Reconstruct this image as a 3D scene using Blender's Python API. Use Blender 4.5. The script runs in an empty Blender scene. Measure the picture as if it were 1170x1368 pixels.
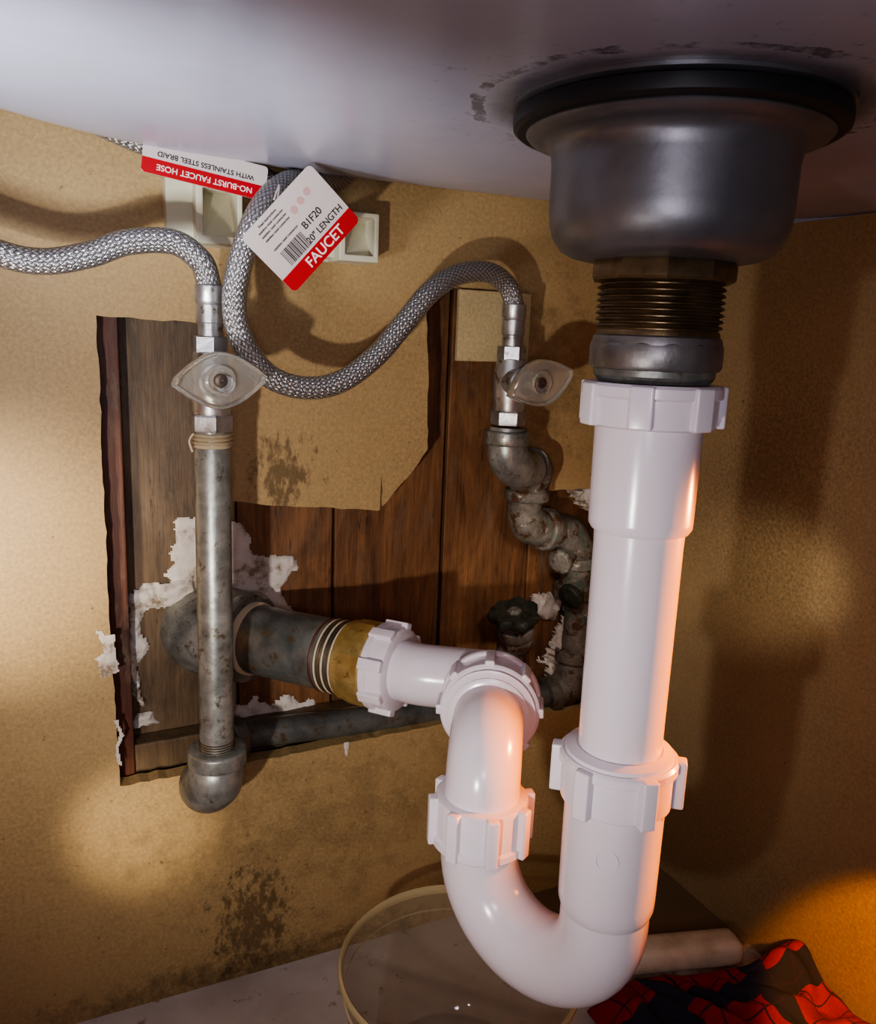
import bpy, bmesh, random
from math import *
from mathutils import Vector, Matrix, noise
from mathutils.geometry import tessellate_polygon
random.seed(4)
S=bpy.context.scene
# ------------------------------------------------------------------ materials
def mat(name, col=(.5,.5,.5), rough=.5, metal=0, **kw):
    m=bpy.data.materials.new(name); m.use_nodes=True
    b=m.node_tree.nodes['Principled BSDF']
    b.inputs['Base Color'].default_value=(*col,1); b.inputs['Roughness'].default_value=rough
    b.inputs['Metallic'].default_value=metal
    for k,v in kw.items(): b.inputs[k.replace('_',' ')].default_value=v
    return m
class NT:
    def __init__(s,m): s.t=m.node_tree; s.b=s.t.nodes['Principled BSDF']
    def n(s,ty,**kw):
        nd=s.t.nodes.new(ty)
        for k,v in kw.items(): setattr(nd,k,v)
        return nd
    def l(s,a,b): s.t.links.new(a,b)
    def pos(s): return s.n('ShaderNodeNewGeometry').outputs['Position']
    def mapping(s,vec,scale=(1,1,1),loc=(0,0,0)):
        m=s.n('ShaderNodeMapping'); m.inputs['Scale'].default_value=scale; m.inputs['Location'].default_value=loc
        s.l(vec,m.inputs['Vector']); return m.outputs[0]
    def noise(s,vec,sc,det=4,rough=.55,dist=0):
        n=s.n('ShaderNodeTexNoise'); n.inputs['Scale'].default_value=sc; n.inputs['Detail'].default_value=det
        n.inputs['Roughness'].default_value=rough; n.inputs['Distortion'].default_value=dist
        s.l(vec,n.inputs['Vector']); return n.outputs['Fac']
    def ramp(s,fac,stops):
        r=s.n('ShaderNodeValToRGB'); e=r.color_ramp.elements
        while len(e)<len(stops): e.new(.5)
        for i,(p,c) in enumerate(stops):
            e[i].position=p; e[i].color=(*c,1) if len(c)==3 else c
        s.l(fac,r.inputs[0]); return r.outputs[0]
    def mix(s,fac,a,b,mode='MIX'):
        m=s.n('ShaderNodeMix',data_type='RGBA',blend_type=mode)
        for i,v in ((0,fac),(6,a),(7,b)):
            if hasattr(v,'is_output') : s.l(v,m.inputs[i])
            else: m.inputs[i].default_value=v if i==0 else (*v,1)
        return m.outputs[2]
    def math(s,op,a,b=0.0,clamp=False):
        m=s.n('ShaderNodeMath',operation=op,use_clamp=clamp)
        for i,v in ((0,a),(1,b)):
            if hasattr(v,'is_output'): s.l(v,m.inputs[i])
            else: m.inputs[i].default_value=v
        return m.outputs[0]
    def bump(s,h,strength=.3,dist=.001):
        b=s.n('ShaderNodeBump'); b.inputs['Strength'].default_value=strength; b.inputs['Distance'].default_value=dist
        s.l(h,b.inputs['Height']); s.l(b.outputs[0],s.b.inputs['Normal'])
    def col(s,c): s.l(c,s.b.inputs['Base Color'])
    def rough(s,c): s.l(c,s.b.inputs['Roughness'])
    def blob(s,c,r,namt=.6,nsc=60,st=(1,1,1)):
        # soft irregular mask around a world-space centre
        p=s.pos(); v=s.n('ShaderNodeVectorMath',operation='SUBTRACT'); s.l(p,v.inputs[0]); v.inputs[1].default_value=c
        d=s.n('ShaderNodeVectorMath',operation='DIVIDE'); s.l(v.outputs[0],d.inputs[0]); d.inputs[1].default_value=r
        L=s.n('ShaderNodeVectorMath',operation='LENGTH'); s.l(d.outputs[0],L.inputs[0])
        nz=s.noise(s.mapping(p,st),nsc,6,.7); nn=s.math('MULTIPLY',s.math('SUBTRACT',nz,.5),namt*4)
        x=s.math('ADD',L.outputs['Value'],nn)
        return s.math('SUBTRACT',1.0,x,True)

def board_mat(name,base,dark,stains=()):
    m=mat(name,base,.5); t=NT(m); p=t.pos()
    c=t.ramp(t.noise(p,9,5,.6),[(.3,tuple(x*.72 for x in base)),(.7,base)])
    c=t.mix(t.ramp(t.noise(p,420,3,.7),[(.35,(0,0,0)),(.75,(1,1,1))]),c,tuple(min(1,x*1.25) for x in base))
    c=t.mix(t.ramp(t.noise(p,170,5,.75),[(.65,(0,0,0)),(.71,(1,1,1))]),c,dark)
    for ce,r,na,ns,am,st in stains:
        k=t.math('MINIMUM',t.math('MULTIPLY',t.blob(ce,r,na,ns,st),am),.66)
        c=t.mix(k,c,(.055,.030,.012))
    t.col(c); t.bump(t.noise(p,300,4,.6),.25,.0006)
    t.b.inputs['Specular IOR Level'].default_value=.45
    return m
M={}
M['board']=board_mat('tan_hardboard',(.40,.270,.124),(.17,.10,.045),
   [((.147,.545,.380),(.021,.05,.022),1.2,170,1.1,(1,1,.45)),((.124,.545,.045),(.030,.05,.045),1.3,190,1.0,(1,1,.6)),((.34,.545,.44),(.05,.05,.08),1.0,80,.4,(1,1,1)),
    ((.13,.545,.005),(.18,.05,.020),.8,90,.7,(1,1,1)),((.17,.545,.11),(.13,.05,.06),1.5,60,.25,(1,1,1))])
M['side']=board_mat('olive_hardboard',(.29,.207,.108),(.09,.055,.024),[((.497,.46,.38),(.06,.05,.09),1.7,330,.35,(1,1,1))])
M['patch']=board_mat('light_hardboard',(.50,.39,.21),(.3,.2,.1))
m=mat('painted_floor',(.52,.47,.45),.45);t=NT(m);p=t.pos()
c=t.ramp(t.noise(p,12,6,.6),[(.3,(.44,.37,.33)),(.65,(.62,.57,.55))]);c=t.mix(t.ramp(t.noise(p,60,5,.7),[(.60,(0,0,0)),(.70,(1,1,1))]),c,(.25,.17,.10))
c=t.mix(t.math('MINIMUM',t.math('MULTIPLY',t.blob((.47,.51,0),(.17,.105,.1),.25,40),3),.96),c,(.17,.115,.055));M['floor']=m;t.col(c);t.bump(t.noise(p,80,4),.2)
m=mat('painted_batten',(.60,.52,.42),.4);t=NT(m);p=t.pos();t.col(t.ramp(t.noise(p,50,6,.6),[(.3,(.52,.42,.30)),(.6,(.72,.64,.52))]));M['batten']=m
def wood(name,a,b):
    m=mat(name,a,.5);t=NT(m);p=t.pos()
    g=t.noise(t.mapping(p,(1,1,.05)),330,6,.75,.8); big=t.noise(t.mapping(p,(1,1,.3)),24,5,.65,2.0)
    c=t.ramp(t.math('ADD',t.math('MULTIPLY',g,.45),t.math('MULTIPLY',big,.55)),[(.38,a),(.52,tuple((x+y)/2 for x,y in zip(a,b))),(.64,b)])
    c=t.mix(t.ramp(t.noise(t.mapping(p,(1,1,.35)),70,6,.75),[(.54,(0,0,0)),(.75,(.8,.8,.8))]),c,(.19,.13,.08))
    c=t.mix(t.ramp(t.noise(t.mapping(p,(1,1,.12)),160,5,.75),[(.60,(0,0,0)),(.66,(.8,.8,.8))]),c,(.03,.015,.008))
    t.col(c);t.bump(g,.4,.0008);return m
M['wood']=wood('brown_wood_panelling',(.080,.032,.013),(.30,.135,.052))
M['woodred']=wood('red_brown_batten',(.05,.014,.008),(.16,.045,.018))
M['woodgrey']=wood('grey_brown_wood',(.07,.042,.022),(.21,.13,.07))
m=mat('plaster',(.72,.66,.60),.8);t=NT(m);p=t.pos();t.col(t.ramp(t.noise(p,60,6,.7),[(.36,(.26,.19,.13)),(.48,(.62,.55,.49)),(.8,(.76,.70,.66))]));t.bump(t.noise(p,70,5,.5),.6,.002);M['plaster']=m
# pvc
m=mat('white_pvc',(.71,.64,.69),.22);m.node_tree.nodes['Principled BSDF'].inputs['Subsurface Weight'].default_value=.12
m.node_tree.nodes['Principled BSDF'].inputs['Subsurface Radius'].default_value=(.004,.003,.002)
t=NT(m);t.bump(t.noise(t.pos(),60,2),.08,.001);M['pvc']=m
def metal(name,a,b,rough=.42,metallic=.75,sc=70,spot=None):
    m=mat(name,a,rough,metallic);t=NT(m);p=t.pos()
    c=t.ramp(t.noise(p,sc,6,.65,.4),[(.3,a),(.7,b)])
    if spot: c=t.mix(t.ramp(t.noise(p,sc*2.2,5,.7),[(.56,(0,0,0)),(.66,(1,1,1))]),c,spot)
    t.col(c);t.bump(t.noise(p,sc*4,4,.6),.25,.0006)
    t.rough(t.math('ADD',t.math('MULTIPLY',t.noise(p,sc,4),.35),rough-.15));return m
M['galv']=metal('galvanised_steel',(.15,.155,.14),(.44,.43,.39),.36,.55,60,(.13,.10,.06))
M['galvdark']=metal('dark_galvanised_steel',(.08,.09,.09),(.26,.26,.24),.32,.55,45,(.15,.10,.055))
m=mat('corroded_steel',(.3,.3,.25),.6,.2);t=NT(m);p=t.pos()
c=t.ramp(t.noise(p,55,6,.7,.4),[(.3,(.08,.068,.05)),(.7,(.30,.27,.23))])
c=t.mix(t.ramp(t.noise(p,95,5,.7),[(.52,(0,0,0)),(.60,(1,1,1))]),c,(.10,.045,.02))
c=t.mix(t.ramp(t.noise(t.mapping(p,(1,1,1),(3,1,2)),80,5,.7),[(.57,(0,0,0)),(.65,(1,1,1))]),c,(.11,.16,.13))
c=t.mix(t.ramp(t.noise(t.mapping(p,(1,1,1),(1,7,2)),110,6,.75),[(.60,(0,0,0)),(.66,(1,1,1))]),c,(.50,.45,.39))
t.col(c);t.bump(t.noise(p,200,5,.7),.7,.0012);M['corroded']=m
M['brass']=metal('brass',(.42,.28,.08),(.72,.56,.25),.33,.75,50,(.18,.11,.04))
M['oldbrass']=metal('tarnished_brass',(.09,.06,.03),(.24,.165,.09),.36,.8,70)
M['chrome']=metal('dull_chrome',(.36,.35,.34),(.58,.57,.56),.34,.85,60,(.22,.17,.13))
M['steel']=metal('brushed_strainer_steel',(.15,.15,.16),(.25,.245,.26),.40,.78,22,None)
M['nutsteel']=metal('dark_chrome_nut',(.16,.15,.15),(.27,.255,.25),.42,.8,60)
M['blk']=mat('black_rubber',(.010,.010,.011),.5)
M['darkiron']=metal('black_iron',(.012,.018,.013),(.075,.08,.06),.55,.3,110,(.12,.08,.05))
M['tape']=mat('thread_tape',(.60,.50,.34),.7)
M['plastic']=mat('ivory_plastic',(.62,.58,.43),.4)
M['bolt']=mat('screw_steel',(.20,.15,.12),.35,.9)
def clear(name,col,rough,ior,tr=1):
    m=mat(name,col,rough);b=m.node_tree.nodes['Principled BSDF'];b.inputs['Transmission Weight'].default_value=tr;b.inputs['IOR'].default_value=ior;return m
M['acrylic']=clear('clear_acrylic',(.95,.91,.82),.14,1.35,.88)
M['water']=clear('water',(1,1,1),.02,1.2)
def film(name,col,al,rough):
    m=mat(name,col,rough);m.node_tree.nodes['Principled BSDF'].inputs['Alpha'].default_value=al;return m
M['glass']=film('clear_plastic_wall',(.40,.32,.21),.42,.05);M['rim']=film('clear_plastic_rim',(.62,.50,.28),.62,.08)
# enamel sink
m=mat('grey_enamel',(.40,.40,.47),.26);t=NT(m);p=t.pos()
c=t.ramp(t.noise(p,6,5,.6),[(.3,(.31,.30,.355)),(.7,(.40,.39,.465))])
v=t.n('ShaderNodeVectorMath',operation='DISTANCE');t.l(t.mapping(p,(1,1,0)),v.inputs[0]);v.inputs[1].default_value=(.224,.273,0)
d=t.math('ADD',v.outputs['Value'],t.math('MULTIPLY',t.math('SUBTRACT',t.noise(p,40,5,.7),.5),.014))
c=t.mix(t.ramp(d,[(.0,(.85,.85,.85)),(.064,(.8,.8,.8)),(.068,(.45,.45,.45)),(.0735,(.0,.0,.0))]),c,(.04,.037,.04))
band_=t.math('LESS_THAN',t.math('ABSOLUTE',t.math('SUBTRACT',d,.076)),.0026)
c=t.mix(t.math('MULTIPLY',band_,t.ramp(t.noise(p,34,5,.7),[(.44,(0,0,0)),(.54,(.75,.75,.75))])),c,(.06,.055,.06))
near=t.ramp(d,[(.085,(1,1,1)),(.12,(0,0,0))])
c=t.mix(t.math('MULTIPLY',near,t.ramp(t.noise(p,120,6,.8),[(.58,(0,0,0)),(.66,(.5,.5,.5))])),c,(.09,.08,.09))
t.col(c);t.bump(t.noise(p,18,3),.12,.002);M['sink']=m
# braid
m=mat('stainless_braid',(.6,.6,.6),.3,.85);t=NT(m)
uv=t.n('ShaderNodeUVMap').outputs[0];sp=t.n('ShaderNodeSeparateXYZ');t.l(uv,sp.inputs[0])
a=t.math('MULTIPLY',sp.outputs[0],2*pi*8);b=t.math('MULTIPLY',sp.outputs[1],2*pi/.0072)
s1=t.math('SINE',t.math('ADD',a,b));s2=t.math('SINE',t.math('SUBTRACT',a,b))
w=t.math('MULTIPLY',s1,s2)
st1=t.math('SINE',t.math('MULTIPLY',t.math('ADD',a,b),5));st2=t.math('SINE',t.math('MULTIPLY',t.math('SUBTRACT',a,b),5))
sel=t.math('GREATER_THAN',w,0)
st=t.math('ADD',t.math('MULTIPLY',sel,st1),t.math('MULTIPLY',t.math('SUBTRACT',1.0,sel),st2))
h=t.math('ADD',t.math('MULTIPLY',t.math('ABSOLUTE',w),.6),t.math('MULTIPLY',st,.18))
t.col(t.ramp(h,[(-.0,(.20,.19,.185)),(.25,(.44,.43,.42)),(.65,(.70,.69,.68))]));t.bump(h,.8,.0007);M['braid']=m
M['tagw']=mat('tag_paper',(.56,.48,.44),.5);M['tagr']=mat('tag_red',(.42,.004,.010),.4);M['ink']=mat('tag_ink',(.02,.015,.015),.6);M['tagtxt']=mat('tag_white_ink',(.75,.68,.62),.5)
M['inkred']=mat('tag_faint_red',(.52,.30,.28),.6)
# cloth
m=mat('red_black_plaid',(.4,.01,.01),.9);t=NT(m);uv=t.n('ShaderNodeUVMap').outputs[0];sp=t.n('ShaderNodeSeparateXYZ');t.l(uv,sp.inputs[0])
def stripe(o,ph,n,w): 
    x=t.math('FRACT',t.math('ADD',t.math('MULTIPLY',o,n),ph));return t.math('LESS_THAN',x,w)
k=t.math('MAXIMUM',stripe(sp.outputs[0],.35,2.4,.20),stripe(sp.outputs[1],.55,2.0,.24))
c=t.mix(k,(.36,.006,.007),(.014,.020,.045));c=t.mix(stripe(sp.outputs[0],.1,9,.06),c,(.03,.02,.05));c=t.mix(stripe(sp.outputs[1],.1,9,.06),c,(.03,.02,.05))
c=t.mix(t.math('MULTIPLY',t.noise(t.mapping(uv,(1,1,1)),90,4),.5),c,(.02,.01,.012));t.col(c);t.bump(t.noise(t.pos(),700,3),.6,.0008);M['cloth']=m
# ------------------------------------------------------------------ mesh builder
class MB:
    def __init__(s): s.v=[];s.f=[];s.uv=[];s.mi=[];s.mats=[]
    def midx(s,k):
        if k not in s.mats: s.mats.append(k)
        return s.mats.index(k)
    def add(s,vs,fs,k,uvs=None):
        o=len(s.v);s.v+= [tuple(x) for x in vs];i=s.midx(k)
        for n,f in enumerate(fs):
            s.f.append([o+a for a in f]);s.mi.append(i);s.uv.append(uvs[n] if uvs else [(0,0)]*len(f))
    def lathe(s,prof,o,ax=(0,0,1),k='pvc',seg=64,cap=True,six=0):
        """prof list of (r, h) along ax from o; six>0 -> n-sided prism"""
        q=Vector((0,0,1)).rotation_difference(Vector(ax).normalized()).to_matrix();o=Vector(o);n=six or seg;vs=[];fs=[]
        for r,h in prof:
            for i in range(n):
                a=2*pi*(i+.5)/n;vs.append(o+q@Vector((r*cos(a),r*sin(a),h)))
        for j in range(len(prof)-1):
            for i in range(n):
                fs.append([j*n+i,j*n+(i+1)%n,(j+1)*n+(i+1)%n,(j+1)*n+i])
        if cap:
            fs.append(list(range(n))[::-1]);fs.append([(len(prof)-1)*n+i for i in range(n)])
        s.add(vs,fs,k)
    def tube(s,pts,rad,k,seg=32,res=6,cap=True,curve=True):
        P=[Vector(p) for p in pts];R=rad if isinstance(rad,(list,tuple)) else [rad]*len(P)
        if curve:
            Q=[];RR=[]
            for i in range(len(P)-1):
                p0=P[max(i-1,0)];p1=P[i];p2=P[i+1];p3=P[min(i+2,len(P)-1)]
                for j in range(res):
                    t=j/res
                    Q.append(.5*((2*p1)+(p2-p0)*t+(2*p0-5*p1+4*p2-p3)*t*t+(3*p1-p0-3*p2+p3)*t**3));RR.append(R[i]*(1-t)+R[i+1]*t)
            Q.append(P[-1]);RR.append(R[-1])
        else: Q=P;RR=R
        N=len(Q);T=[(Q[min(i+1,N-1)]-Q[max(i-1,0)]).normalized() for i in range(N)]
        up=Vector((0,0,1)) if abs(T[0].z)<.9 else Vector((1,0,0));nrm=(up-T[0]*up.dot(T[0])).normalized();vs=[];L=0;Ls=[]
        for i in range(N):
            if i: 
                L+=(Q[i]-Q[i-1]).length;nrm=(nrm-T[i]*nrm.dot(T[i])).normalized()
            Ls.append(L);bi=T[i].cross(nrm)
            for j in range(seg):
                a=2*pi*j/seg;vs.append(Q[i]+(nrm*cos(a)+bi*sin(a))*RR[i])
        fs=[];uvs=[]
        for i in range(N-1):
            for j in range(seg):
                fs.append([i*seg+j,i*seg+(j+1)%seg,(i+1)*seg+(j+1)%seg,(i+1)*seg+j])
                uvs.append([(j/seg,Ls[i]),((j+1)/seg,Ls[i]),((j+1)/seg,Ls[i+1]),(j/seg,Ls[i+1])])
        if cap:
            fs.append(list(range(seg))[::-1]);uvs.append([(0,0)]*seg);fs.append([(N-1)*seg+j for j in range(seg)]);uvs.append([(0,0)]*seg)
        s.add(vs,fs,k,uvs)
    def box(s,c,h,k,rot=None,bev=.0):
        bm=bmesh.new();bmesh.ops.create_cube(bm,size=2)
        for v in bm.verts: v.co=Vector((v.co.x*h[0],v.co.y*h[1],v.co.z*h[2]))
        if bev: bmesh.ops.bevel(bm,geom=bm.edges[:],offset=bev,segments=3,affect='EDGES',profile=.6)
        r=rot or Matrix.Identity(3);c=Vector(c);bm.verts.index_update()
        s.add([c+r@v.co for v in bm.verts],[[v.index for v in f.verts] for f in bm.faces],k);bm.free()
    def prism(s,poly,holes,y0,y1,k,xf=None):
        loops=[[Vector((x,0,z)) for x,z in poly]]+[[Vector((x,0,z)) for x,z in h] for h in holes]
        flat=[p for l in loops for p in l];n=len(flat)
        tr=tessellate_polygon([[Vector((p.x,p.z,0)) for p in l] for l in loops])
        vs=[(p.x,y0,p.z) for p in flat]+[(p.x,y1,p.z) for p in flat]
        if xf: vs=[xf@Vector(v) for v in vs]
        fs=[list(t) for t in tr]+[[a+n for a in t][::-1] for t in tr];o=0
        for l in loops:
            m_=len(l)
            for i in range(m_): a=o+i;b=o+(i+1)%m_;fs.append([a,b,b+n,a+n])
            o+=m_
        s.add(vs,fs,k)
    def obj(s,name,parent=None,sharp=35,smooth=True):
        me=bpy.data.meshes.new(name);me.from_pydata(s.v,[],s.f)
        ul=me.uv_layers.new(name='UVMap');i=0
        for pi_,p in enumerate(me.polygons):
            p.material_index=s.mi[pi_]
            for q in s.uv[pi_]: ul.data[i].uv=q;i+=1
        for k in s.mats: me.materials.append(M[k])
        bm=bmesh.new();bm.from_mesh(me);bmesh.ops.recalc_face_normals(bm,faces=bm.faces[:]);bm.to_mesh(me);bm.free()
        if smooth:
            for p in me.polygons: p.use_smooth=True
            me.set_sharp_from_angle(angle=radians(sharp))
        o=bpy.data.objects.new(name,me);S.collection.objects.link(o)
        if parent: o.parent=parent
        return o
def empty(name):
    e=bpy.data.objects.new(name,None);e.empty_display_size=.02;S.collection.objects.link(e);return e
def box_obj(name,lo,hi,k,bev=0,parent=None):
    b=MB();b.box([(a+c)/2 for a,c in zip(lo,hi)],[(c-a)/2 for a,c in zip(lo,hi)],k,None,bev);return b.obj(name,parent,smooth=bev>0)
# ------------------------------------------------------------------ room
WY=.545
def jag(poly,step=.006,amp=.0006):
    out=[]
    for i,(x,z) in enumerate(poly):
        x2,z2=poly[(i+1)%len(poly)];n=max(1,int(hypot(x2-x,z2-z)/step))
        for j in range(n):
            t=j/n;out.append((x+(x2-x)*t+random.uniform(-amp,amp)*(j>0),z+(z2-z)*t+random.uniform(-amp,amp)*(j>0)))
    return out
hole=[(.034,.476),(.091,.474),(.108,.470),(.112,.361),(.140,.3565),(.167,.354),(.2135,.349),(.2155,.3495),(.2163,.376),(.2172,.352),(.236,.372),(.251,.392),(.249,.450),(.245,.502),(.262,.506),(.324,.504),
      (.327,.358),(.403,.357),(.43,.35),(.43,.165),(.350,.171),(.272,.176),(.158,.173),(.036,.172),(.034,.302)]
b=MB();b.prism([(-.42,0),(.56,0),(.56,.78),(-.42,.78)],[jag(hole)],WY,WY+.012,'board');b.obj('wall_back',smooth=False)
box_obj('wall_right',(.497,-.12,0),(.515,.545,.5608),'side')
box_obj('wall_left',(-.44,-.12,0),(-.42,.60,.78),'board')
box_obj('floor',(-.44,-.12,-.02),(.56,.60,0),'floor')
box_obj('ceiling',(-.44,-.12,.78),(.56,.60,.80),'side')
# wood panelling behind the cut-out
b=MB()
for x0,x1,k in ((.048,.1215,'woodgrey'),(.1225,.1925,'wood'),(.1945,.2815,'wood'),(.2845,.362,'wood'),(.3635,.455,'wood')):
    b.box(((x0+x1)/2,.586,.27),((x1-x0)/2,.005,.27),k,None,.0012)
b.box((.25,.594,.27),(.245,.003,.27),'woodred')
b.box((.0405,.571,.27),(.0065,.0105,.27),'woodred',None,.001)
b.obj('wood_panelling',smooth=False)
b=MB();b.box((.165,.572,.181),(.12,.008,.011),'woodgrey',Matrix.Rotation(radians(-1),3,'Y'),.0015);b.obj('wood_ledger_strip',smooth=False)
b=MB();b.box((.298,.5425,.4795),(.029,.0022,.0245),'patch',None,.0008);b.obj('patch_board')
def inside(x,z,P):
    c=False;n=len(P)
    for i in range(n):
        x1,z1=P[i];x2,z2=P[(i+1)%n]
        if (z1>z)!=(z2>z) and x<(x2-x1)*(z-z1)/(z2-z1)+x1: c=not c
    return c
def edist(x,z,P):
    d=9
    for i in range(len(P)):
        a=Vector(P[i]);e=Vector(P[(i+1)%len(P)])-a;p=Vector((x,z))-a;t=max(0,min(1,p.dot(e)/max(e.dot(e),1e-9)));d=min(d,(p-e*t).length)
    return d
def blob(b,P,y,h,st=.0012,sc=True,wob=1):
    if sc: P=[(x*1.06,.474+(z-.474)*1.06) for x,z in P]
    xs=[p[0] for p in P];zs=[p[1] for p in P];idx={};vs=[];fs=[]
    nx=int((max(xs)-min(xs)+.012)/st);nz=int((max(zs)-min(zs)+.012)/st)
    for i in range(nx):
        for j in range(nz):
            x=min(xs)-.006+i*st;z=min(zs)-.006+j*st
            q=Vector((x,z,0))
            xw=x+wob*(.009*noise.noise(q*60)+.002*noise.noise(q*300));zw=z+wob*(.009*noise.noise(q*60+Vector((7,3,1)))+.002*noise.noise(q*300+Vector((5,1,2))))
            if inside(xw,zw,P):
                d=edist(xw,zw,P);n=noise.fractal(q*45,1,2,3)
                idx[i,j]=len(vs);vs.append((x,y-h*min(1,d/.004)*(.75+.5*n)-.0006,z))
    for (i,j) in list(idx):
        if (i+1,j) in idx and (i,j+1) in idx and (i+1,j+1) in idx: fs.append([idx[i,j],idx[i+1,j],idx[i+1,j+1],idx[i,j+1]])
    b.add(vs,fs,'plaster')
b=MB();py=.5815
blob(b,[(.100,.356),(.121,.348),(.122,.328),(.135,.318),(.154,.320),(.158,.309),(.149,.300),(.152,.287),(.158,.277),(.120,.272),(.110,.290),(.083,.300),(.068,.315),(.074,.347),(.088,.356)],py,.0035)
blob(b,[(.046,.300),(.062,.310),(.090,.314),(.095,.29),(.06,.29),(.052,.27),(.056,.232),(.05,.228),(.044,.235),(.040,.27)],py,.007)
blob(b,[(.043,.225),(.062,.226),(.060,.208),(.045,.203)],py,.005)
blob(b,[(.108,.220),(.168,.212),(.178,.199),(.142,.193),(.125,.187),(.100,.19)],py,.004)
blob(b,[(.375,.262),(.41,.275),(.415,.21),(.385,.195),(.358,.205),(.368,.235)],py,.020)
blob(b,[(.345,.275),(.375,.270),(.37,.25),(.35,.255)],py,.010)
blob(b,[(.365,.362),(.41,.362),(.41,.335),(.385,.340)],py,.016)
blob(b,[(.022,.264),(.028,.268),(.030,.280),(.036,.282),(.038,.250),(.029,.252)],WY,.002,.0008,False,.6)
blob(b,[(.034,.222),(.037,.222),(.037,.185),(.034,.188)],WY,.0015,.0008,False,.5)
blob(b,[(.191,.176),(.197,.176),(.195,.164),(.193,.162)],WY,.0015,.0008,False,.4)
b.obj('plaster_remnants')
# ------------------------------------------------------------------ sink
DX,DY=.224,.273
b=MB();prof=[(0.0,.5588),(.2,.5588),(.4,.5592),(.6,.5598),(.75,.5606),(.84,.5615),(.90,.5630),(.945,.5665),(.975,.574),(.99,.588),(1.0,.625),(1.0,.775)]
cx,cy=.205,.238;n=96;vs=[];fs=[]
def sup(a,s):
    ca,sa=cos(a),sin(a);ax=.350 if ca>0 else .298;e=6 if ca>0 else 2.75;ay=.304
    r=(abs(ca/ax)**e+abs(sa/ay)**e)**(-1/e);return cx+ca*r*s,cy+sa*r*s
for s_,z in prof[1:]:
    for i in range(n):
        x,y=sup(2*pi*i/n,s_);vs.append((x,y,z))
c0=len(vs);vs.append((cx,cy,prof[0][1]));K=len(prof)-1
for j in range(K-1):
    for i in range(n): fs.append([j*n+i,j*n+(i+1)%n,(j+1)*n+(i+1)%n,(j+1)*n+i])
for i in range(n): fs.append([c0,(i+1)%n,i])
b.add(vs,fs,'sink');sk=b.obj('kitchen_sink',sharp=80)
md=sk.modifiers.new('sub','SUBSURF');md.levels=2;md.render_levels=2
# ------------------------------------------------------------------ basket strainer + threaded tail
E=empty('sink_basket_strainer');ax=(DX,DY,0)
b=MB();b.lathe([(.0605,.5592),(.0622,.5588),(.0622,.5576),(.060,.557)],ax,k='steel',seg=96);b.obj('drain_flange_lip',E)
b=MB();b.lathe([(.0590,.5572),(.0612,.5560),(.0615,.5535),(.0612,.5512),(.0595,.550),(.05,.550)],ax,k='blk',seg=96);b.obj('rubber_gasket',E)
b=MB();b.lathe([(.0560,.5508),(.0563,.5495),(.0550,.5480),(.0505,.5468),(.0478,.5452),(.0463,.5425),(.0458,.538),(.0457,.522),(.0452,.5165),(.0435,.5115),(.0405,.5075),(.036,.5052),(.030,.5040),(.020,.5036)],ax,k='steel',seg=96);b.obj('strainer_cup',E,sharp=50)
b=MB();b.lathe([(.0235,.5042),(.0275,.5038),(.0282,.502),(.0282,.4975),(.0275,.4965),(.0235,.4960)],ax,k='oldbrass',six=10)
th=[(.0238,.4975)];z=.497
while z>.4785: th+= [(.0242,z),(.0248,z-.0008),(.0230,z-.0016),(.0230,z-.0020)];z-=.0024
th+=[(.0236,.478),(.0240,.477),(.0240,.4745),(.0225,.474)]
b.lathe(th,ax,k='oldbrass');b.obj('threaded_outlet',E,sharp=25)
b=MB();b.lathe([(.0235,.4765),(.0248,.4755),(.0252,.4738),(.0252,.4725)],ax,k='nutsteel')
b.lathe([(.0240,.4742),(.0256,.4730),(.0260,.4715),(.0260,.4645),(.0253,.4632),(.0235,.4626)],ax,k='nutsteel',six=14)
b.lathe([(.0240,.4636),(.0238,.4605),(.022,.458)],ax,k='galvdark');b.obj('slip_nut',E,sharp=32)
# ------------------------------------------------------------------ PVC drain
E=empty('pvc_p_trap')
def pvc_nut(o,axv,R,H,name,lugs=8,flange=True,lw=.0042,lp=.0028):
    b=MB();axv=Vector(axv).normalized();q=Vector((0,0,1)).rotation_difference(axv).to_matrix();o=Vector(o)
    fr=R+(.0014 if flange else 0)
    b.lathe([(R-.006,0),(R-.0012,0),(R-.0002,.0008),(R,.002),(R,H-.0058),(fr,H-.0048),(fr,H-.0012),(fr-.0012,H),(R-.004,H)],o,axv,seg=80)
    for i in range(lugs):
        a=2*pi*(i+.35)/lugs;r=Matrix.Rotation(a,3,'Z')
        b.box(o+q@(r@Vector((R+lp/2-.0008,0,H/2))),(lp/2+.0012,lw,H/2-.0003),'pvc',q@r,.0011)
    return b.obj(name,E,sharp=40)
pvc_nut((DX,DY,.4405),(0,0,1),.0265,.0172,'tailpiece_nut',7,lw=.0046,lp=.0022)
b=MB();b.lathe([(.0212,.452),(.0216,.4405),(.0213,.402),(.0212,.3995),(.0200,.3975),(.0186,.3970),(.0184,.39),(.0181,.285)],ax,seg=80);b.obj('tailpiece',E)
pvc_nut((DX,DY,.2745),(0,0,1),.0246,.0225,'trap_inlet_nut',6,lw=.0036,lp=.0042)
b=MB()
b.lathe([(.0181,.2995),(.0190,.300),(.0235,.2985),(.0238,.296),(.0222,.29),(.0218,.228),(.0216,.2235),(.0208,.221),(.020,.219)],ax,seg=80)
LX,LY=.197,.345;D=Vector((DX,DY,0));Lv=Vector((LX,LY,0))-D;R=Lv.length/2;e=Lv.normalized();ZB=.2115
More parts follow.
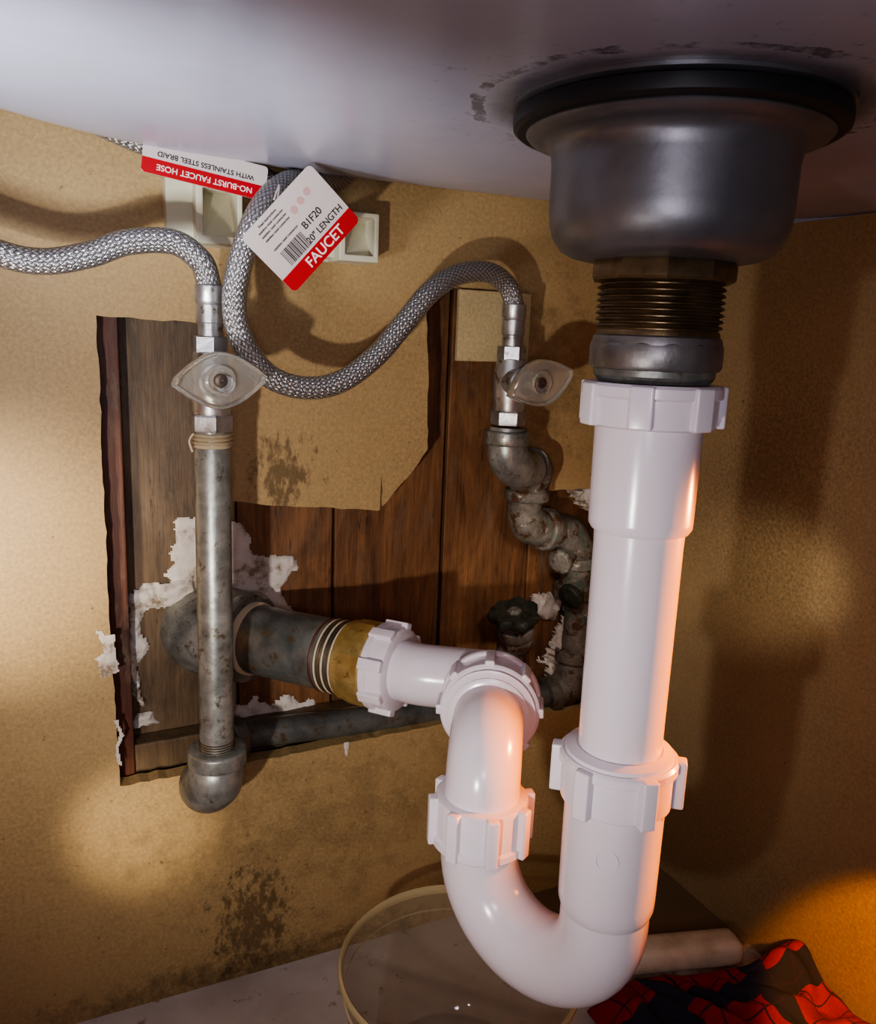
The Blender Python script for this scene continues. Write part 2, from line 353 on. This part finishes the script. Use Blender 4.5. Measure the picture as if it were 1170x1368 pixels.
pts=[D+Vector((0,0,.226))]+[D+e*(R-R*cos(a))+Vector((0,0,ZB-R*sin(a))) for a in [pi*i/24 for i in range(25)]]+[Vector((LX,LY,.232))]
b.tube(pts,.0202,'pvc',seg=64,curve=False,cap=False)
b.lathe([(.0050,0),(.0050,.0003),(.0045,.0003),(.0045,0)],(DX-.0145,DY-.0163,.256),(-.66,-.75,0),seg=32,cap=False)
b.obj('j_bend',E)
pvc_nut((LX,LY,.2425),(0,0,-1),.0240,.0265,'trap_outlet_nut',8,lw=.0032,lp=.0034)
UZ=.2665;U=Vector((.2235,.388,UZ));ud=Vector((U.x-LX,U.y-LY,0)).normalized()
b=MB();L0=Vector((LX,LY,0));r1=.026
pts=[L0+Vector((0,0,.226)),L0+Vector((0,0,UZ-r1))]+[L0+ud*(r1-r1*cos(a))+Vector((0,0,UZ-r1+r1*sin(a))) for a in [pi/2*i/14 for i in range(1,15)]]+[U+ud*.004]
b.tube(pts,.0194,'pvc',seg=64,curve=False)
b.lathe([(.0194,0),(.0225,.0015),(.0225,.006),(.020,.008)],U-ud*.013,ud,seg=64);b.obj('trap_elbow',E)
pvc_nut(U+ud*.013,-ud,.0268,.019,'union_nut',8,lw=.0028,lp=.0032)
b=MB()
b.lathe([(.018,0),(.0255,0),(.026,.001),(.026,.0022),(.0235,.003),(.022,.0045),(.020,.005)],U-ud*.0065,-ud,seg=64)
b.lathe([(.018,0),(.0285,0),(.0290,.001),(.0290,.003),(.0270,.004)],U+ud*.012,ud,seg=64);b.obj('union_rings',E)
NU=Vector((.191,.463,.2665));nd=Vector((.062,-.078,.002)).normalized()
b=MB();b.tube([NU-nd*.01,NU+nd*.012,NU+nd*.026,U+ud*.035+Vector((.002,0,0)),U+ud*.022,U+ud*.008],.0188,'pvc',seg=64,res=8);b.obj('wall_arm',E,sharp=60)
pvc_nut(NU+nd*.010,-nd,.0262,.0165,'wall_arm_nut',8,lw=.0036)
# ------------------------------------------------------------------ waste pipe
E=empty('galvanised_waste_pipe')
def on(d): return NU-nd*d
b=MB();b.lathe([(.024,0),(.0268,.0005),(.0272,.002),(.0272,.015),(.0262,.016),(.0250,.0165)],on(.0225),nd,'brass',six=20)
b.lathe([(.0248,0),(.0255,.001),(.0255,.006),(.0248,.007)],on(.028),nd,'brass');b.obj('brass_adaptor',E,sharp=15)
b=MB()
for i in range(7): b.lathe([(.0236,0),(.0242,.0006),(.0236,.0013)],on(.0300+i*.0018),nd,'tape' if i%3==0 else 'oldbrass')
b.lathe([(.0236,0),(.0243,.001),(.0236,.002)],on(.045),nd,'woodred')
for i in range(3): b.lathe([(.0238,0),(.0252,.0008),(.0238,.0018)],on(.104+i*.002),nd,'tape')
b.obj('thread_sealant',E)
b=MB();b.lathe([(.0233,0),(.0235,.001),(.0235,.085),(.0231,.086)],on(.113),nd,'galvdark');b.obj('nipple',E)
b=MB();e0=on(.108)
b.lathe([(.0260,0),(.0300,.0008),(.0310,.002),(.0310,.007),(.030,.009)],e0-nd*.008,nd,'galv')
pts=[e0,e0-nd*.010,e0-nd*.022,e0-nd*.034+Vector((.0,.001,-.001)),e0-nd*.043+Vector((.002,.010,-.001)),e0-nd*.047+Vector((.004,.026,-.001))]
b.tube(pts,[.0290,.0298,.0310,.0318,.0318,.031],'galv',seg=48,res=8);b.obj('elbow',E,sharp=60)
# ------------------------------------------------------------------ supply pipes
def band(b,o,axv,r,h,k='galv'): b.lathe([(r-.0015,0),(r-.0003,.0006),(r,.0015),(r,h-.0015),(r-.0003,h-.0006),(r-.0015,h)],o,axv,k)
E=empty('galvanised_supply_pipe');SX,SY=.0895,.49
b=MB();b.lathe([(.0102,.205),(.0103,.21),(.0103,.404),(.0096,.406),(.0096,.414)],(SX,SY,0),k='galv');b.obj('riser',E)
b=MB()
for i in range(4): b.lathe([(.0100,0),(.0114+random.uniform(-.0004,.0006),.0008),(.0100,.0020)],(SX,SY,.4045+i*.0022),k='tape')
b.tube([(SX-.011,SY-.004,.413),(SX-.0135,SY-.005,.409),(SX-.012,SY-.006,.403)],.0006,'tape',8);b.obj('thread_tape',E)
b=MB()
for i in range(5): b.lathe([(.0100,0),(.0108,.0006),(.0100,.0013)],(SX,SY,.2155+i*.0016),k='oldbrass')
b.obj('threads',E)
b=MB()
b.tube([(SX,SY,.216),(SX,SY,.206),(SX-.0018,SY+.001,.196),(SX-.004,SY+.010,.188),(SX-.001,SY+.026,.184),(SX+.006,SY+.044,.185)],[.0155,.0160,.0180,.0182,.0165,.0150],'galv',seg=40,res=8)
band(b,(SX,SY,.2065),(0,0,1),.0178,.0105);b.obj('lower_elbow',E,sharp=60)
b=MB();b.tube([(SX+.003,SY+.040,.187),(.103,.549,.187),(.125,.562,.185),(.20,.562,.182),(.28,.562,.179),(.392,.562,.175)],.0105,'galvdark',seg=32)
band(b,(.110,.556,.1865),(1,.3,0),.0145,.010,'galvdark');b.obj('crossing_pipe',E,sharp=60)
E=empty('corroded_supply_fittings');VX,VY=.2925,.505
b=MB()
b.tube([(VX,VY,.412),(VX,VY,.401),(VX+.004,VY+.001,.389),(VX+.016,VY+.006,.3805),(VX+.028,VY+.012,.380)],[.0125,.0135,.0145,.0140,.0130],'galv',seg=36,res=8)
band(b,(VX,VY,.400),(0,0,1),.0152,.010);b.obj('upper_elbow',E,sharp=60)
b=MB()
b.tube([(.322,.518,.384),(.330,.528,.377),(.333,.538,.362),(.333,.542,.345),(.342,.548,.331),(.358,.552,.325),(.372,.556,.322)],[.012,.0150,.0145,.0125,.0150,.0148,.0125],'corroded',seg=32,res=7)
band(b,(.333,.540,.352),(0,0,1),.0170,.009,'corroded');band(b,(.355,.551,.3255),(1,.2,-.1),.0172,.009,'corroded')
b.tube([(.368,.556,.323),(.385,.560,.318),(.396,.562,.304),(.398,.562,.285),(.398,.562,.262)],[.012,.0150,.0155,.0130,.0120],'corroded',seg=32,res=7)
band(b,(.398,.562,.288),(0,0,1),.0175,.010,'corroded');band(b,(.398,.562,.262),(0,0,1),.0165,.012,'corroded')
# branch outlets of the old tee
b.tube([(.385,.556,.300),(.374,.550,.298)],[.0085,.0085],'corroded',24,2);band(b,(.377,.551,.2985),(-1,-.4,-.3),.0105,.006,'corroded')
b.tube([(.398,.556,.272),(.386,.548,.268)],[.0085,.0085],'corroded',24,2);band(b,(.389,.549,.269),(-1,-.4,-.5),.0110,.007,'darkiron')
b.obj('elbow_chain',E,sharp=60)
b=MB()
b.tube([(.398,.562,.268),(.403,.562,.25),(.405,.562,.225),(.404,.562,.200),(.398,.562,.182),(.380,.562,.175)],[.0105,.0105,.0125,.0145,.0155,.0135],'corroded',seg=32,res=7)
band(b,(.404,.562,.205),(0,0,1),.0168,.010,'corroded');band(b,(.376,.562,.175),(1,0,0),.0165,.010,'corroded');b.obj('lower_chain',E,sharp=60)
E=empty('old_gate_valve');b=MB();W=Vector((.336,.552,.256));wd=Vector((-.25,-.18,1)).normalized();q=Vector((0,0,1)).rotation_difference(wd).to_matrix()
n=60;pr=[(.3,-.003),(.9,-.0045),(1,-.002),(1,.002),(.92,.0042),(.55,.002),(.3,.003)];vs=[];fs=[]
for s_,z in pr:
    for i in range(n):
        a=2*pi*i/n;rr=(.0195+.0016*cos(7*a)+.0008*sin(3*a))*s_;vs.append(W+q@Vector((rr*cos(a),rr*sin(a),z)))
for j in range(len(pr)-1):
    for i in range(n): fs.append([j*n+i,j*n+(i+1)%n,(j+1)*n+(i+1)%n,(j+1)*n+i])
fs+=[list(range(n)),[(len(pr)-1)*n+i for i in range(n)]];b.add(vs,fs,'darkiron')
b.lathe([(.006,-.003),(.0065,0),(.006,.004),(.003,.006)],W,wd,'corroded',seg=6);b.obj('handwheel',E)
b=MB();b.tube([W,W-wd*.012,W-wd*.02+Vector((.002,0,-.004)),Vector((.342,.566,.222)),Vector((.343,.566,.20)),Vector((.343,.564,.177))],[.006,.010,.0135,.0115,.0115,.0115],'corroded',24)
band(b,W-wd*.020,wd,.0150,.009,'corroded');b.obj('valve_body',E,sharp=60)
# ------------------------------------------------------------------ stop valves
def stop_valve(x,y,tilt,name,hx=0):
    E=empty(name);b=MB();o=(x,y,0)
    b.lathe([(.0095,.4135),(.0118,.4140),(.0122,.4155),(.0122,.4225),(.0115,.4235),(.0095,.424)],o,k='chrome',six=6)
    b.lathe([(.0100,.423),(.0106,.425),(.0106,.430),(.0112,.432),(.0112,.450),(.0104,.453),(.0098,.458),(.0085,.4585)],o,k='chrome')
    b.lathe([(.008,.4575),(.0098,.458),(.0098,.4665),(.0088,.467),(.007,.467)],o,k='chrome',six=6)
    b.lathe([(.0100,0),(.0100,.014),(.0085,.015),(.0085,.022),(.0048,.0225),(.0048,.036)],(x,y-.004,.443),(0,-1,0),'chrome')
    b.lathe([(.0060,.466),(.0070,.467),(.0070,.474),(.0078,.4745),(.0078,.484),(.0074,.4845),(.0082,.486),(.0082,.494),(.0070,.495)],o,k='chrome')
    b.obj('body',E,sharp=30)
    w,h=.0248,.0138;pl=[];N=26
    for i in range(N): 
        u_=-1+2*i/N;pl.append((w*u_,-h*(1-abs(u_)**1.75)-.0012))
    for i in range(N):
        u_=1-2*i/N;pl.append((w*u_,h*(1-abs(u_)**1.75)+.0012))
    T=Matrix.Translation((x+hx,y-.037,.4450))@Matrix.Rotation(-tilt,4,'Y')
    b=MB();vs=[];fs=[];n=len(pl)
    secs=[(.0,-.0020),(.40,-.0018),(.80,-.0022),(.90,-.0052),(.96,-.0054),(1.0,-.003),(1.0,.001),(.93,.0025),(.88,.0012),(.3,.0010),(0,.0010)]
    for s_,yy in secs:
        for (px,pz) in pl: vs.append(T@Vector((px*max(s_,.02),yy,pz*max(s_,.02))))
    for j in range(len(secs)-1):
        for i in range(n): fs.append([j*n+i,j*n+(i+1)%n,(j+1)*n+(i+1)%n,(j+1)*n+i])
    fs.append(list(range(n)));fs.append([(len(secs)-1)*n+i for i in range(n)])
    b.add(vs,fs,'acrylic');b.obj('clear_handle',E,sharp=40)
    b=MB();hc=T@Vector((0,-.002,0))
    b.lathe([(.0078,0),(.0078,.0022),(.0066,.0028),(.0060,.0022),(.0060,0)],hc,(0,-1,0),'acrylic',cap=False)
    b.lathe([(.0036,0),(.0036,.0015),(.0030,.0026),(.0012,.0028),(.0010,.0018)],hc,(0,-1,0),'bolt',seg=24);b.obj('handle_screw',E)
    return E
stop_valve(SX,SY,radians(4),'stop_valve',-.0025);stop_valve(VX,VY,radians(18),'stop_valve.001',.000)
# ------------------------------------------------------------------ braided hoses
HR=.0067
def hose(name,pts):
    b=MB();b.tube(pts,HR,'braid',seg=40,res=12);return b.obj(name,None,sharp=80)
hose('braided_supply_hose',[(SX,SY,.490),(.0885,.49,.498),(.0845,.49,.5075),(.0705,.49,.516),(.0473,.49,.5140),(.0287,.49,.5065),(.0073,.49,.5015),(-.0129,.49,.504),(-.045,.495,.517),(-.075,.505,.54),(-.10,.515,.575),(-.11,.518,.63)])
hose('braided_supply_hose.001',[(VX,VY,.490),(.2905,.505,.499),(.2840,.504,.5075),(.2677,.500,.5135),(.2437,.495,.5100),(.2236,.490,.4985),(.2066,.488,.4800),(.1875,.486,.4590),(.1639,.484,.4430),(.1407,.482,.4395),(.1193,.480,.4466),(.1048,.478,.465),(.1000,.476,.4855),(.1040,.474,.5099),(.1140,.476,.534),(.1310,.490,.5510),(.1530,.510,.5590),(.178,.528,.566),(.19,.535,.59)])
hose('braided_supply_hose.002',[(-.03,.532,.640),(.0,.530,.604),(.0300,.525,.582),(.0600,.520,.5700),(.0907,.518,.5630),(.1232,.520,.5585),(.150,.527,.5560),(.175,.536,.573),(.18,.537,.60)])
# ------------------------------------------------------------------ tags
def text(s,size,xf,k,E,name,align='CENTER'):
    cu=bpy.data.curves.new(name,'FONT');cu.body=s;cu.size=size;cu.align_x=align;cu.align_y='CENTER';cu.extrude=.00004;cu.offset=size*.012
    tmp=bpy.data.objects.new('tmp',cu);S.collection.objects.link(tmp);bpy.context.view_layer.update()
    me=bpy.data.meshes.new_from_object(tmp.evaluated_get(bpy.context.evaluated_depsgraph_get()));bpy.data.objects.remove(tmp)
    me.transform(xf);me.materials.clear();me.materials.append(M[k]);o=bpy.data.objects.new(name,me);S.collection.objects.link(o);o.parent=E
def tagframe(c,ang,yawd=0,pitch=0):
    return Matrix.Translation(c)@Matrix.Rotation(radians(yawd),4,'Z')@Matrix.Rotation(radians(pitch),4,'X')@Matrix.Rotation(radians(90),4,'X')@Matrix.Rotation(radians(ang),4,'Z')
def rrect(w,h,r,n=6):
    o=[]
    for cx_,cy_,a0 in ((w-r,h-r,0),(-w+r,h-r,90),(-w+r,-h+r,180),(w-r,-h+r,270)):
        for i in range(n+1):
            a=radians(a0+90*i/n);o.append((cx_+r*cos(a),cy_+r*sin(a)))
    return o
def plate(b,poly,z0,z1,k,T):
    n=len(poly);vs=[T@Vector((x,y,z0)) for x,y in poly]+[T@Vector((x,y,z1)) for x,y in poly]
    b.add(vs,[list(range(n))[::-1],[n+i for i in range(n)]]+[[i,(i+1)%n,n+(i+1)%n,n+i] for i in range(n)],k)
E=empty('hose_tag');T=tagframe((.1335,.462,.5255),48);w,h=.0275,.0195
b=MB();plate(b,rrect(w,h,.003),0,.0004,'tagw',T);b.obj('paper',E,smooth=False)
b=MB();P=[(-w,-.0105)]+[p for p in rrect(w,h,.003)[14:]]+[(w,-.0105)];plate(b,P,.0004,.0005,'tagr',T);b.obj('red_band',E,smooth=False)
F2=T@Matrix.Translation((0,0,.00056))
text('FAUCET',.0078,F2@Matrix.Translation((.003,-.0150,0)),'tagtxt',E,'band_text')
text('20" LENGTH',.0050,F2@Matrix.Translation((.011,-.0070,0)),'ink',E,'length_text')
text('B1F20',.0055,F2@Matrix.Translation((.008,.0000,0)),'ink',E,'code_text')
b=MB();x=-.018
while x<-.002:
    ww=random.choice([.00025,.0004,.0007]);plate(b,[(x,-.0090),(x+ww,-.0090),(x+ww,.0),(x,.0)],.0004,.0005,'ink',T);x+=ww+random.choice([.0003,.0005])
b.obj('barcode',E,smooth=False)
for j,yy in enumerate((.0165,.0140,.0115,.009,.003)): text('stainless steel connector' if j else 'Read instructions',.0019,F2@Matrix.Translation((-.010,yy,0)),'ink',E,'small_print')
b=MB()
for j in range(3): b.lathe([(.0021,0),(.0021,.0001)],T@Vector((.004+.006*j,.0095+.0008*j,.0004)),T.to_3x3()@Vector((0,0,1)),'inkred',24)
b.obj('certification_marks',E)
b=MB();b.tube([T@Vector((0,.018,0)),(.124,.472,.548),(.120,.468,.540)],.0006,'tagw',8);b.obj('tie',E)
E=empty('hose_tag.001');T=tagframe((.0895,.494,.5555),180-8,0,-8);w,h=.033,.0095
b=MB();plate(b,rrect(w,h,.002),0,.0004,'tagw',T);b.obj('paper',E,smooth=False)
b=MB();plate(b,[(-w,.0015),(w,.0015),(w,h-.0015),(w-.0015,h),(-w+.0015,h),(-w,h-.0015)],.0004,.0005,'tagr',T);b.obj('red_band',E,smooth=False)
F2=T@Matrix.Translation((0,0,.00056))
text('NO-BURST FAUCET HOSE',.0044,F2@Matrix.Translation((0,.0054,0)),'tagtxt',E,'band_text')
text('WITH STAINLESS STEEL BRAID',.0038,F2@Matrix.Translation((0,-.0016,0)),'ink',E,'label_text')
# ------------------------------------------------------------------ corner clip blocks
def brace(name,x0,x1,z0,z1,rx0,rx1,rz0,rz1):
    b=MB();y0,y1=.519,.5448
    b.prism([(x0,z0+.002),(rx0-.003,z0+.002),(rx0-.003,z1),(x0,z1)],[],y0+.012,y1-.0005,'plastic')
    b.prism([(rx0-.004,z0),(x1,z0),(x1,z1-.001),(rx0-.004,z1-.001)],[[(rx0,rz0),(rx1,rz0),(rx1,rz1),(rx0,rz1)]],y0,y1-.002,'plastic')
    b.box(((x0+x1)/2,.5438,(z0+z1)/2),((x1-x0)/2,.001,(z1-z0)/2),'plastic')
    b.add([(rx0,y0+.002,rz0),(rx1,y0+.008,rz0),(rx1,y1-.003,rz1),(rx0,y1-.003,rz1)],[[0,1,2,3]],'plastic')
    o=b.obj(name,smooth=False);m=o.modifiers.new('bev','BEVEL');m.width=.0009;m.segments=2;m.limit_method='ANGLE'
brace('sink_clip_block',.073,.1145,.519,.556,.092,.1115,.524,.550)
brace('sink_clip_block.001',.165,.200,.5155,.546,.178,.197,.5195,.542)
# ------------------------------------------------------------------ floor things
E=empty('plastic_bowl');bx,by=.219,.400
b=MB();b.lathe([(.0005,.001),(.044,.001),(.050,.003),(.060,.020),(.068,.05),(.0715,.080),(.0725,.088)],(bx,by,0),k='glass',seg=96,cap=False)
b.obj('vessel',E,sharp=60)
b=MB();b.lathe([(.0724,.0868),(.0742,.0875),(.0754,.0898),(.0750,.0922),(.0736,.0930),(.0724,.0920),(.0719,.090),(.0724,.0868)],(bx,by,0),k='rim',seg=96,cap=False)
b.lathe([(.0712,.0745),(.0722,.0752),(.0712,.0760)],(bx,by,0),k='rim',seg=96,cap=False)
b.obj('rolled_rim',E,sharp=60)
b=MB();b.lathe([(.0005,.0018),(.044,.0022),(.0490,.0045),(.0500,.0075),(.0005,.0075)],(bx,by,0),k='water',seg=64,cap=False);b.obj('drip_water',E)
b=MB();ang=atan2(.42-.462,.482-.33);q=Matrix.Rotation(ang,3,'Z');b.box((.400,.438,.0105),(.080,.0130,.0102),'batten',q,.0085);b.obj('painted_batten',sharp=70)
# cloth
b=MB();nx,ny=100,90;vs=[];fs=[];uvs=[]
for i in range(nx+1):
    for j in range(ny+1):
        u_=i/nx;v_=j/ny;p=Vector((u_*3.2,v_*3.2,.3))
        x=.334+.159*u_+.006*noise.noise(p*1.1)*(1-u_);y=.245+(.160+.012*sin(u_*5))*v_+.010*noise.noise(p+Vector((9,2,1)))+.006*(1-u_)*v_
        rid=abs(noise.noise(Vector((u_*2.4+v_*1.0,v_*1.2,1.7))));r2=abs(noise.noise(Vector((u_*6,v_*5+u_*2,5.1))))
        edge=min(1,min(u_,v_,1-v_)/.14)
        z=.003+edge**.6*(.004+.016*(1-min(1,rid*2.6))*(.25+.75*u_)+.009*(1-min(1,r2*3)))+.026*exp(-((u_-.86)/.15)**2-((v_-.86)/.12)**2)
        vs.append((min(x,.4935),y,z))
for i in range(nx):
    for j in range(ny):
        a=i*(ny+1)+j;fs.append([a,a+ny+1,a+ny+2,a+1]);uvs.append([(i/nx,j/ny),((i+1)/nx,j/ny),((i+1)/nx,(j+1)/ny),(i/nx,(j+1)/ny)])
b.add(vs,fs,'cloth',uvs);o=b.obj('plaid_cloth',sharp=180)
m=o.modifiers.new('sol','SOLIDIFY');m.thickness=.0022;m.offset=1;m=o.modifiers.new('s','SUBSURF');m.levels=1;m.render_levels=1
# ------------------------------------------------------------------ lights
def spot(name,loc,tgt,P,col,size,blend,rad=.01):
    l=bpy.data.lights.new(name,'SPOT');l.energy=P;l.color=col;l.spot_size=radians(size);l.spot_blend=blend;l.shadow_soft_size=rad
    o=bpy.data.objects.new(name,l);S.collection.objects.link(o);o.location=loc;o.rotation_euler=(Vector(tgt)-Vector(loc)).to_track_quat('-Z','Y').to_euler();return o
WARM=(1,.88,.66)
spot('torch_main',(-.12,.05,.32),(.16,.50,.34),6.6,(1,.96,.90),82,1,.008)
spot('torch_sink',(-.08,.29,.41),(.01,.39,.57),5.0,(.84,.90,1),95,1,.02)
spot('torch_wall_glow',(-.10,.32,.32),(-.03,.545,.33),4.0,WARM,48,1,.01)
spot('torch_wall_low',(-.02,.36,.20),(.048,.545,.140),1.7,WARM,32,1,.01)
spot('torch_side_glow',(.36,.27,.34),(.497,.45,.30),1.3,(1,.9,.7),34,1,.01)
spot('recess_fill',(.300,.425,.36),(.375,.56,.25),.40,(1,.93,.82),80,1,.01)  # unseen fill lamp, added to brighten the fittings in the recess
spot('room_orange',(.335,.185,.21),(.497,.266,.048),5.5,(1,.36,.06),50,.3,.008)
spot('pipe_orange',(.480,.225,.37),(.224,.255,.32),20,(1,.24,.01),48,.6,.008)
l=bpy.data.lights.new('camera_flash','POINT');l.energy=1.7;l.shadow_soft_size=.03;l.color=(.92,.88,1);o=bpy.data.objects.new('camera_flash',l);S.collection.objects.link(o)
o.location=(-.02,-.06,.46)
w=bpy.data.worlds.new('World');S.world=w;w.use_nodes=True;w.node_tree.nodes['Background'].inputs[0].default_value=(.5,.42,.5,1);w.node_tree.nodes['Background'].inputs[1].default_value=.10
S.view_settings.look='AgX - Medium High Contrast'
# ------------------------------------------------------------------ camera
yaw=radians(25.6);p=radians(12);ro=radians(2.3)
F=Vector((sin(yaw)*cos(p),cos(yaw)*cos(p),-sin(p)));R0=Vector((cos(yaw),-sin(yaw),0));U0=R0.cross(F)
r=R0*cos(ro)+U0*sin(ro);u=U0*cos(ro)-R0*sin(ro)
cam=bpy.data.cameras.new('camera');cam.sensor_fit='HORIZONTAL';cam.sensor_width=36;cam.lens=36*1127/1170;cam.clip_start=.01
co=bpy.data.objects.new('camera',cam);S.collection.objects.link(co)
mm=Matrix((r,u,-F)).transposed().to_4x4();mm.translation=(0,0,.474);co.matrix_world=mm;S.camera=co
